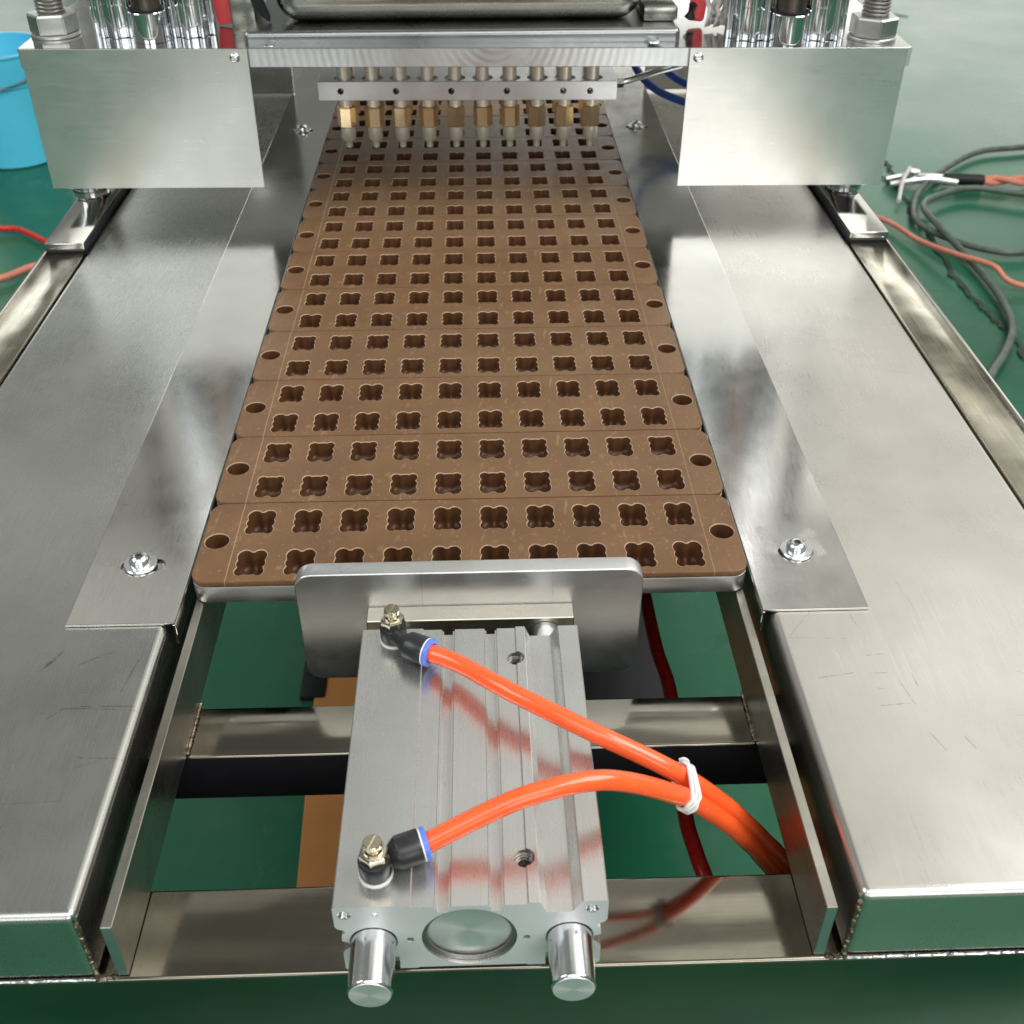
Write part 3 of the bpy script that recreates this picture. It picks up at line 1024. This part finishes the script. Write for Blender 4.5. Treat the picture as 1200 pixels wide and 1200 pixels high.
def fitting(cx, cy, ring, tangent, label):
    f = empty('flow_fitting', (cx, cy, 0.0050), label, 'air fitting', 'flow control fittings on the cylinder')
    z = 0.0050
    def put(name, bm, m, parent=None):
        o = build(name, bm, m)
        attach(o, f)
        return o
    T = Matrix.Translation((cx, cy, z))
    bm = B()
    lathe(bm, [(0, .0004), (.0052, .0004), (.0055, .0008), (.0058, .0016), (.0058, .0082), (.0054, .0088), (0, .0088)], 40, T)
    put('swivel_body', bm, m_black)
    put('seal_ring', lathe(B(), [(.0050, 0), (.0061, 0.0), (.0061, .0006), (.0050, .0007)], 40, T), m_tie)
    put('hex_nut', lathe(B(), [(0, .0088), (.0050, .0088), (.0053, .0092), (.0053, .0122), (.0048, .0128), (0, .0128)], 6, T @ Matrix.Rotation(R(20), 4, 'Z'), 6), m_nickel)
    bm = B()
    lathe(bm, [(.0046, .0127), (.0045, .0130), (.0036, .0131), (.0036, .0142), (.0034, .0142), (.0034, .0134), (.0021, .0134), (.0021, .0152)], 32, T)
    put('lock_collar', bm, m_nickel)
    bm = B()
    nk = 48
    rings = []
    for (rr, zz, kn) in ((.0022, .0148, 0), (.0031, .0150, 1), (.0033, .0154, 1), (.0033, .0176, 1), (.0030, .0179, 0), (.0, .0179, 0)):
        if rr == 0:
            rings.append([bm.verts.new((0, 0, zz))])
        else:
            rings.append([bm.verts.new(((rr - (.00018 if kn and i % 2 else 0)) * math.cos(2 * PI * i / nk), (rr - (.00018 if kn and i % 2 else 0)) * math.sin(2 * PI * i / nk), zz)) for i in range(nk)])
    for a, b in zip(rings, rings[1:]):
        for i in range(nk):
            j = (i + 1) % nk
            bm.faces.new((a[i], a[j], b[0]) if len(b) == 1 else (a[i], a[j], b[j], b[i]))
    bmesh.ops.transform(bm, matrix=T, verts=bm.verts[:])
    kb = put('adjusting_knob', bm, m_nickel)
    sl = B()
    box(sl, cx - .0004, cx + .0004, cy - .0040, cy + .0040, z + .0172, z + .0190, 0, 1, Matrix.Rotation(R(-22), 3, 'Z'))
    attach(kb, f)
    kb.matrix_parent_inverse = Matrix()
    kb.parent = None
    boolean_cut(kb, [sl])
    attach(kb, f)
    # barrel
    d = (Vector(ring) - Vector((cx, cy, z + .0052)))
    L = d.length
    D = Vector(tangent).normalized()
    R0 = Vector(ring) - D * 0.0118
    A = axis_mtx(R0, D)
    put('barrel', lathe(B(), [(0, -.0012), (.0034, -.0012), (.0046, .0), (.0058, .0016), (.0062, .0026), (.0062, .0100), (.0060, .0106), (.0, .0106)], 40, A), m_black)
    put('neck', tube(B(), [(cx, cy, z + .0050), tuple((Vector((cx, cy, z + .0050)) + R0) / 2), tuple(R0 + D * .001)], .0036, 3, 20), m_black)
    put('clip_ring', lathe(B(), [(.0045, .0105), (.0060, .0105), (.0060, .0112), (.0045, .0112)], 40, A), m_tie)
    put('release_ring', lathe(B(), [(.0040, .0111), (.0058, .0111), (.0061, .0114), (.0061, .0127), (.0057, .0131), (.0042, .0131), (.0040, .0127)], 40, A), m_blue)


fitting(-0.0331, -0.0780, (-0.0172, -0.0945, 0.0125), (0.86, -0.46, 0.02), 'black elbow fitting with brass flow screw at the push plate end of the cylinder')
fitting(-0.0331, -0.1965, (-0.0160, -0.1905, 0.0125), (0.94, 0.28, 0.10), 'black elbow fitting with brass flow screw at the near end of the cylinder')

# ------------------------------------------------------------------ air hoses
o = build('air_hose', tube(B(), [(-0.0245, -0.0905, 0.0122), (-0.0172, -0.0945, 0.0125), (-0.004, -0.1035, 0.0140), (0.017, -0.1240, 0.0180), (0.046, -0.1420, 0.0150), (0.069, -0.1490, 0.0060), (0.0860, -0.1505, -0.0060),
                              (0.103, -0.1458, -0.0274), (0.116, -0.1385, -0.0496), (0.1265, -0.1320, -0.0687), (0.145, -0.122, -0.105), (0.165, -0.115, -0.17)], 0.0038, 12, 24), m_tube)
tag(o, 'orange air hose running straight across the cylinder from the far fitting', 'air hose', 'orange air hoses')
o = build('air_hose', tube(B(), [(-0.0245, -0.1930, 0.0115), (-0.0160, -0.1905, 0.0125), (0.003, -0.1850, 0.0195), (0.021, -0.1805, 0.0250), (0.043, -0.1740, 0.0240), (0.059, -0.1695, 0.0170), (0.077, -0.1640, 0.0030),
                              (0.0855, -0.1585, -0.0080), (0.104, -0.1490, -0.0350), (0.116, -0.1430, -0.0556), (0.1245, -0.1385, -0.0715), (0.142, -0.130, -0.11), (0.16, -0.122, -0.18)], 0.0038, 12, 24), m_tube)
tag(o, 'orange air hose arching from the near fitting to join the other at the white tie', 'air hose', 'orange air hoses')
# white wire tie round both hoses
ca, cb = Vector((0.0835, -0.1503, -0.0038)), Vector((0.0825, -0.1612, -0.0030))
axd = Vector((0.80, -0.02, -0.60)).normalized()
u = (ca - cb)
u = (u - axd * u.dot(axd))
half = u.length / 2
u.normalize()
w = axd.cross(u)
mid = (ca + cb) / 2
bm = B()
pts = []
for k in range(3 * 28 + 1):
    a = 2 * PI * k / 28
    rr = 0.0048
    off = axd * (-0.0022 + 0.0016 * k / 28 + 0.0003 * math.sin(k * 1.3))
    cxx = half * (1 if math.cos(a) > 0 else -1) * min(1, abs(math.cos(a)) * 6)
    pts.append(mid + off + u * (cxx + rr * math.cos(a)) + w * rr * math.sin(a))
tube(bm, pts, 0.00085, 2, 8)
tc_ = mid + u * (half + 0.0052) + axd * 0.0015
kn = [tc_ + axd * 0.0018 * math.cos(k * 1.2) + w * 0.0018 * math.sin(k * 1.2) + u * (0.0004 * k) for k in range(9)]
tube(bm, kn, 0.0007, 3, 8)
o = build('wire_tie', bm, m_tie)
tag(o, 'white plastic coated wire twisted round the two orange hoses', 'wire tie')
o = build('red_hose', tube(B(), [(0.126, 0.50, -0.20), (0.127, 0.30, -0.22), (0.128, 0.2, -0.22), (0.129, 0.144, -0.22), (0.1325, 0.098, -0.22), (0.127, 0.004, -0.22), (0.129, -0.03, -0.22), (0.134, -0.055, -0.225), (0.15, -0.12, -0.26), (0.2, -0.17, -0.32)], 0.0048), m_tube_red)
tag(o, 'dark red hose hanging below the cross beams on the right', 'air hose')

# ------------------------------------------------------------------ depositor head
dh = empty('depositor_head', (0, 0.5, 0.11), 'aluminium head plate with ten brass nozzles in a row and two stainless front covers', 'depositor')


def hpart(o, label=None, parent=None):
    o.parent = dh
    o.matrix_parent_inverse = Matrix.Translation(-Vector(dh.location)) @ Matrix.Rotation(HEAD_TILT, 4, 'Y') if parent is None else o.matrix_parent_inverse
    if label:
        o['label'] = label
    return o


hp = build('head_plate', box(B(), -0.326, 0.330, 0.4222, 0.64, 0.1097, 0.1233, 0.0004, 1), m_head)
hp.data.materials.append(m_head_front)
for p in hp.data.polygons:
    if p.normal.y < -0.9:
        p.material_index = 1
hpart(hp)
for s, xa, xb, za, zb in ((-1, -0.3235, -0.1600, 0.0205, 0.1236), (1, 0.1640, 0.3260, 0.0200, 0.1236)):
    bm = B()
    box(bm, xa, xb, 0.4188, 0.4200, za, zb, 0.0002, 1)
    xo = xa if s < 0 else xb
    box(bm, *sorted((xo, xo - s * 0.0014)), 0.4202, 0.455, za, zb - 0.0145, 0.0002, 1)
    hpart(build('cover_sheet', bm, m_cover), 'left front cover sheet' if s < 0 else 'right front cover sheet, bright')
    sx, sz = (-0.1695, 0.1175) if s < 0 else (0.1705, 0.1170)
    bm = B()
    lathe(bm, [(0, .0024), (.0014, .0024), (.0028, .0018), (.0036, .0008), (.0038, 0), (0, 0)], 28, axis_mtx((sx, 0.4187, sz), (0, -1, 0)))
    sc_ = build('cover_screw', bm, m_zinc)
    cx1 = B()
    box(cx1, sx - .0022, sx + .0022, 0.4155, 0.4173, sz - .0004, sz + .0004)
    cx2 = B()
    box(cx2, sx - .0004, sx + .0004, 0.4155, 0.4173, sz - .0022, sz + .0022)
    boolean_cut(sc_, [cx1, cx2])
    hpart(sc_)
# manifold bar with row of set screw holes
mb = build('nozzle_bar', box(B(), -0.1275, 0.1265, 0.5370, 0.6050, 0.0515, 0.0672, 0.0003, 1), m_alu)
cuts = []
for x in (-0.1085, -0.0617, -0.0148, 0.0325, 0.0806, 0.1035):
    cuts.append(cylbm((x, 0.5440, 0.0592), (0, -1, 0), 0.0027, 0.02, 24))
NX = [(-4.5 + i) * 0.02352 + 0.0003 for i in range(10)]
for x in NX:
    cuts.append(cylbm((x, 0.5485, 0.0640), (0, 0, 1), 0.0090, 0.01, 28))
boolean_cut(mb, cuts)
hpart(mb)
for x in (-0.1085, -0.0617, -0.0148, 0.0325, 0.0806, 0.1035):
    hpart(build('set_screw', lathe(B(), [(0, 0), (.0010, 0), (.0012, .0008), (.0025, .0008), (.0025, 0)], 20, axis_mtx((x, 0.5416, 0.0592), (0, -1, 0))), m_dark))  # coloured black for the shade inside the bar holes


def noz_meshes(scale=1.0):
    bm = B()
    lathe(bm, [(0, .0450), (.0056, .0450), (.0056, .1100), (0, .1100)], 24)
    a = build('nozzle_neck', bm, m_brass_tip)
    bm = B()
    lathe(bm, [(0, .0275), (.0074, .0275), (.0084, .0285), (.0084, .0440), (.0074, .0452), (0, .0452)], 6, Matrix.Rotation(R(30), 4, 'Z'), 6)
    b = build('nozzle_hex', bm, m_brass)
    bm = B()
    lathe(bm, [(0, .0280), (.0063, .0280), (.0063, .0172), (.0056, .0160), (.0032, .0150), (.0029, .0145), (.0029, .0096), (.0022, .0092), (.0016, .0092), (.0016, .0120), (0, .0120)], 28)
    c = build('nozzle_tip', bm, m_brass_tip)
    out = [(o.name.split('.')[0], o.data) for o in (a, b, c)]
    for o in (a, b, c):
        bpy.data.objects.remove(o)
    return out


nm = noz_meshes()
for row, (yy, dx) in enumerate(((0.5465, 0.0), (0.5800, 0.0))):
    for i, x in enumerate(NX):
        z = empty('nozzle', (x + dx, yy, 0.0), '', '')
        if row:
            z['label'] = 'nozzle of the rear row'
        z.location = (x + dx, yy, 0.0)
        rr = random.uniform(0, 1)
        for nme, me in nm:
            o = bpy.data.objects.new(nme, me)
            COL.objects.link(o)
            o.parent = z
            if nme == 'nozzle_hex':
                o.rotation_euler.z = rr
        hpart(z)
        z.matrix_parent_inverse = Matrix.Translation(-Vector(dh.location)) @ Matrix.Rotation(HEAD_TILT * 0.6, 4, 'Y')
hpart(build('bar_pipe', tube(B(), [(0.126, 0.552, 0.0615), (0.140, 0.552, 0.0640), (0.165, 0.56, 0.0690), (0.185, 0.57, 0.071)], 0.0028, 5, 12), m_zinc))
hpart(build('pipe_nut', lathe(B(), [(0, 0), (.0045, 0), (.0045, .007), (0, .007)], 6, axis_mtx((0.1265, 0.552, 0.0615), (1, 0, 0.1)), 6), m_zinc))

# support posts under the head, columns, rods and nuts above it
for s, xc, yc in ((-1, -0.3120, 0.4690), (1, 0.3105, 0.4600)):
    t = empty('support_post', (xc, yc, 0.001), 'chromed support post under the %s cover, standing on the table edge' % ('left' if s < 0 else 'right'), 'post', 'chromed support posts')
    attach(build('post_tube', lathe(B(), [(0, 0), (.0142, 0), (.0142, .1080), (0, .1080)], 48, Matrix.Translation((xc, yc, 0.0012))), m_chrome), t)
    attach(build('post_ring', lathe(B(), [(.0142, 0), (.0152, 0), (.0152, .0018), (.0142, .0018)], 48, Matrix.Translation((xc, yc, 0.0050))), m_dark_flange), t)

    xr, yr = (-0.3085, 0.4620) if s < 0 else (0.3075, 0.4480)
    zt = 0.1233 - xr * math.sin(HEAD_TILT)
    t = empty('threaded_rod', (xr, yr, zt), 'grey threaded rod with a large hex nut on the %s end of the head plate' % ('left' if s < 0 else 'right'), 'threaded rod', 'threaded rods on the head plate')
    T = Matrix.Translation((xr, yr, zt))
    bm = B()
    seg, turns, ppt = 28, 60, 28
    prev = None
    rr0, rr1, pitch = 0.0088, 0.0104, 0.0027
    nz = 600
    prof_rings = []
    for k in range(nz):
        zz = 0.0 + k * 0.00045
        ring = []
        for i in range(seg):
            ph = (zz / pitch + i / seg) % 1.0
            tri = 1 - abs(2 * ph - 1)
            ring.append(bm.verts.new(((rr0 + (rr1 - rr0) * min(1, tri * 1.4)) * math.cos(2 * PI * i / seg), (rr0 + (rr1 - rr0) * min(1, tri * 1.4)) * math.sin(2 * PI * i / seg), zz)))
        prof_rings.append(ring)
    for a, b in zip(prof_rings, prof_rings[1:]):
        for i in range(seg):
            bm.faces.new((a[i], a[(i + 1) % seg], b[(i + 1) % seg], b[i]))
    bmesh.ops.transform(bm, matrix=T, verts=bm.verts[:])
    attach(build('thread', bm, m_thread), t)
    attach(build('washer', lathe(B(), [(.008, 0), (.0175, 0), (.0180, .0004), (.0180, .0020), (.0175, .0024), (.008, .0024)], 40, T), m_nut), t)
    hx = B()
    lathe(hx, [(.010, .0026), (.0170, .0026), (.0180, .0036), (.0180, .0150), (.0168, .0164), (.010, .0166)], 6, T @ Matrix.Rotation(R(12 if s < 0 else 30), 4, 'Z'), 6)
    bmesh.ops.bevel(hx, geom=[e for e in hx.edges if abs(e.verts[0].co.z - e.verts[1].co.z) > .008], offset=.0008, segments=2, affect='EDGES')
    attach(build('hex_nut', hx, m_nut), t)

    # chromed guide columns in a pair with a dark piston shaft between
    for j, dx in enumerate((-0.0265, 0.0265)):
        xc2 = s * 0.2370 + dx + (0.0035 if s < 0 else 0.004)
        yc2 = 0.4680 if s < 0 else 0.4560
        zc = 0.1233 - xc2 * math.sin(HEAD_TILT)
        side = ('outer' if (dx * s > 0) else 'inner')
        t = empty('guide_column', (xc2, yc2, zc), 'bright chromed guide column, the %s one on the %s side of the head plate' % (side, 'left' if s < 0 else 'right'), 'column', 'chromed columns on the head plate')
        T = Matrix.Translation((xc2, yc2, zc + 0.0002))
        attach(build('column_tube', lathe(B(), [(0, 0), (.0165, 0), (.0170, .0005), (.0170, .0225), (.0166, .0228), (.0166, .0232), (.0170, .0235), (.0170, .32), (0, .32)], 64, T), m_chrome), t)
        bm = B()
        for k in range(5):
            a = R(200 + 35 * k)
            tube(bm, [(xc2 + .0182 * math.cos(a), yc2 + .0182 * math.sin(a), zc + .0003), (xc2 + .0182 * math.cos(a), yc2 + .0182 * math.sin(a), zc + .32)], 0.0022, 1, 14, False)
        attach(build('column_rib', bm, m_chrome), t)
    xs = s * 0.2370 + 0.0035
    ys = 0.4470 if s < 0 else 0.4370
    zc = 0.1233 - xs * math.sin(HEAD_TILT)
    t = empty('piston_shaft', (xs, ys, zc), 'dark oily piston shaft in a chromed sleeve between the %s pair of columns' % ('left' if s < 0 else 'right'), 'shaft', 'piston shafts')
    T = Matrix.Translation((xs, ys, zc + 0.0002))
    attach(build('sleeve', lathe(B(), [(0, 0), (.0135, 0), (.0135, .0200), (.0130, .0206), (0, .0206)], 40, T), m_chrome), t)
    attach(build('shaft', lathe(B(), [(0, .0206), (.0105, .0206), (.0105, .32), (0, .32)], 40, T), m_shaft), t)
    attach(build('collar', lathe(B(), [(.0106, .0207), (.0128, .0207), (.0128, .0222), (.0106, .0222)], 40, T), m_dark), t)

# hopper over the head plate
hpz = 0.1236
t = empty('hopper', (0, 0.5, hpz), 'dull stainless hopper with a rounded dark base flange on the head plate', 'hopper')
attach(build('base_flange', box(B(), -0.1640, 0.1600, 0.4370, 0.60, hpz - 0.0046, hpz + 0.0085, 0.0040, 6), m_dark_flange), t)
attach(build('hopper_body', box(B(), -0.1420, 0.1330, 0.4530, 0.66, hpz + 0.0087, hpz + 0.30, 0.018, 8), m_hopper), t)
for x in (-0.1450, 0.1400):
    attach(build('flange_bolt', lathe(B(), [(0, .0016), (.0030, .0016), (.0048, .0008), (.0052, 0), (0, 0)], 28, Matrix.Translation((x, 0.4315, hpz + 0.0002))), m_zinc), t)
# black clamp blade on the left of the hopper, black pipe to its right
bm = B()
pp = [(-0.158, 0.150), (-0.151, 0.149), (-0.147, 0.137), (-0.1475, 0.133), (-0.153, 0.137), (-0.158, 0.143), (-0.163, 0.160), (-0.166, 0.20), (-0.158, 0.20)]
fa = [bm.verts.new((x, 0.462, z)) for x, z in pp]
fb = [bm.verts.new((x, 0.466, z)) for x, z in pp]
bm.faces.new(fa)
bm.faces.new(fb[::-1])
for i in range(len(pp)):
    bm.faces.new((fa[i], fa[(i + 1) % len(pp)], fb[(i + 1) % len(pp)], fb[i]))
attach(build('latch_blade', bm, m_dark), t)
attach(build('side_pipe', tube(B(), [(0.130, 0.492, 0.1560), (0.150, 0.492, 0.1560), (0.187, 0.492, 0.1560)], 0.0060, 4, 20), m_dark), t)
attach(build('side_block', box(B(), 0.1340, 0.1600, 0.4560, 0.52, hpz + 0.0087, hpz + 0.019, 0.002, 2), m_hopper), t)
attach(build('side_block', box(B(), -0.178, -0.1590, 0.470, 0.52, hpz + 0.0003, hpz + 0.030, 0.002, 2), m_hopper), t)

o = build('red_tag', box(B(), -0.1945, -0.1800, 0.4860, 0.4900, 0.1262, 0.175, 0.001, 2, Matrix.Rotation(R(-8), 3, 'Y')), m_red)
tag(o, 'red plate standing between the left columns and the hopper', 'red plate', 'red plates on the head')
o = build('red_tag', box(B(), 0.1750, 0.1880, 0.4880, 0.4920, 0.1245, 0.160, 0.003, 3, Matrix.Rotation(R(6), 3, 'Y')), m_red)
tag(o, 'red plate standing between the hopper and the right columns', 'red plate', 'red plates on the head')
for s in (-1, 1):
    o = build('pinch_clip', lathe(B(), [(0, 0), (.0045, .002), (.002, .007), (.0035, .012), (0, .014)], 10, axis_mtx((s * 0.1720 + .002, 0.4850, 0.1250 + 0.001), (0.2, 0, 1))), m_dark)
    tag(o, 'tiny dark clip on the head plate beside the %s red plate' % ('left' if s < 0 else 'right'), 'clip', 'dark clips on the head plate')

# crumpled clear film strands
r = random.Random(11)
bm = B()
for k in range(7):
    x, y, z = 0.186 + r.uniform(0, .026), 0.468 + r.uniform(0, .012), 0.1245
    dx = r.uniform(-.6, .6)
    prev = None
    wd = r.uniform(.002, .0055)
    for j in range(14):
        f = j / 13
        px = x + dx * f * .03 + r.uniform(-.0012, .0012)
        py = y + r.uniform(-.0015, .0015)
        pz = z + f * .06
        tw = r.uniform(-1, 1)
        a = bm.verts.new((px - wd * math.cos(tw), py - wd * math.sin(tw), pz))
        b = bm.verts.new((px + wd * math.cos(tw) * .9, py + wd * math.sin(tw), pz + .0006))
        if prev:
            bm.faces.new((prev[0], a, b, prev[1]))
        prev = (a, b)
sol = build('plastic_film', bm, m_film, None, 60)
md = sol.modifiers.new('s', 'SOLIDIFY')
md.thickness = 0.0003
tag(sol, 'crumpled whitish plastic film strands hanging beside the right columns', 'plastic film')

# things seen through the gap under the head
for s in (-1, 1):
    o = build('rear_bracket', box(B(), *sorted((s * 0.1815, s * 0.2400)), 0.7500, 0.7560, -0.0030, 0.1050, 0.0006, 1), m_strip)
    tag(o, 'upright stainless bracket standing under the head on the %s table' % ('left' if s < 0 else 'right'), 'bracket', 'rear brackets')
for k, (xo, zo) in enumerate(((0.0, 0.0), (0.018, 0.010))):
    o = build('blue_hose', tube(B(), [(0.150 + xo, 0.66, 0.085 + zo), (0.153 + xo, 0.655, 0.060 + zo), (0.160 + xo, 0.645, 0.043 + zo), (0.178 + xo, 0.63, 0.030 + zo), (0.205 + xo, 0.60, 0.026 + zo)], 0.0036), m_blue_tube)
    tag(o, ('lower' if k == 0 else 'upper') + ' blue air hose drooping behind the right cover sheet', 'air hose', 'blue air hoses')
o = build('red_hose', tube(B(), [(0.128, 0.575, 0.0900), (0.140, 0.60, 0.097), (0.165, 0.62, 0.105)], 0.0042), m_tube_red)
tag(o, 'short dark red hose stub above the right end of the nozzle bar', 'air hose')
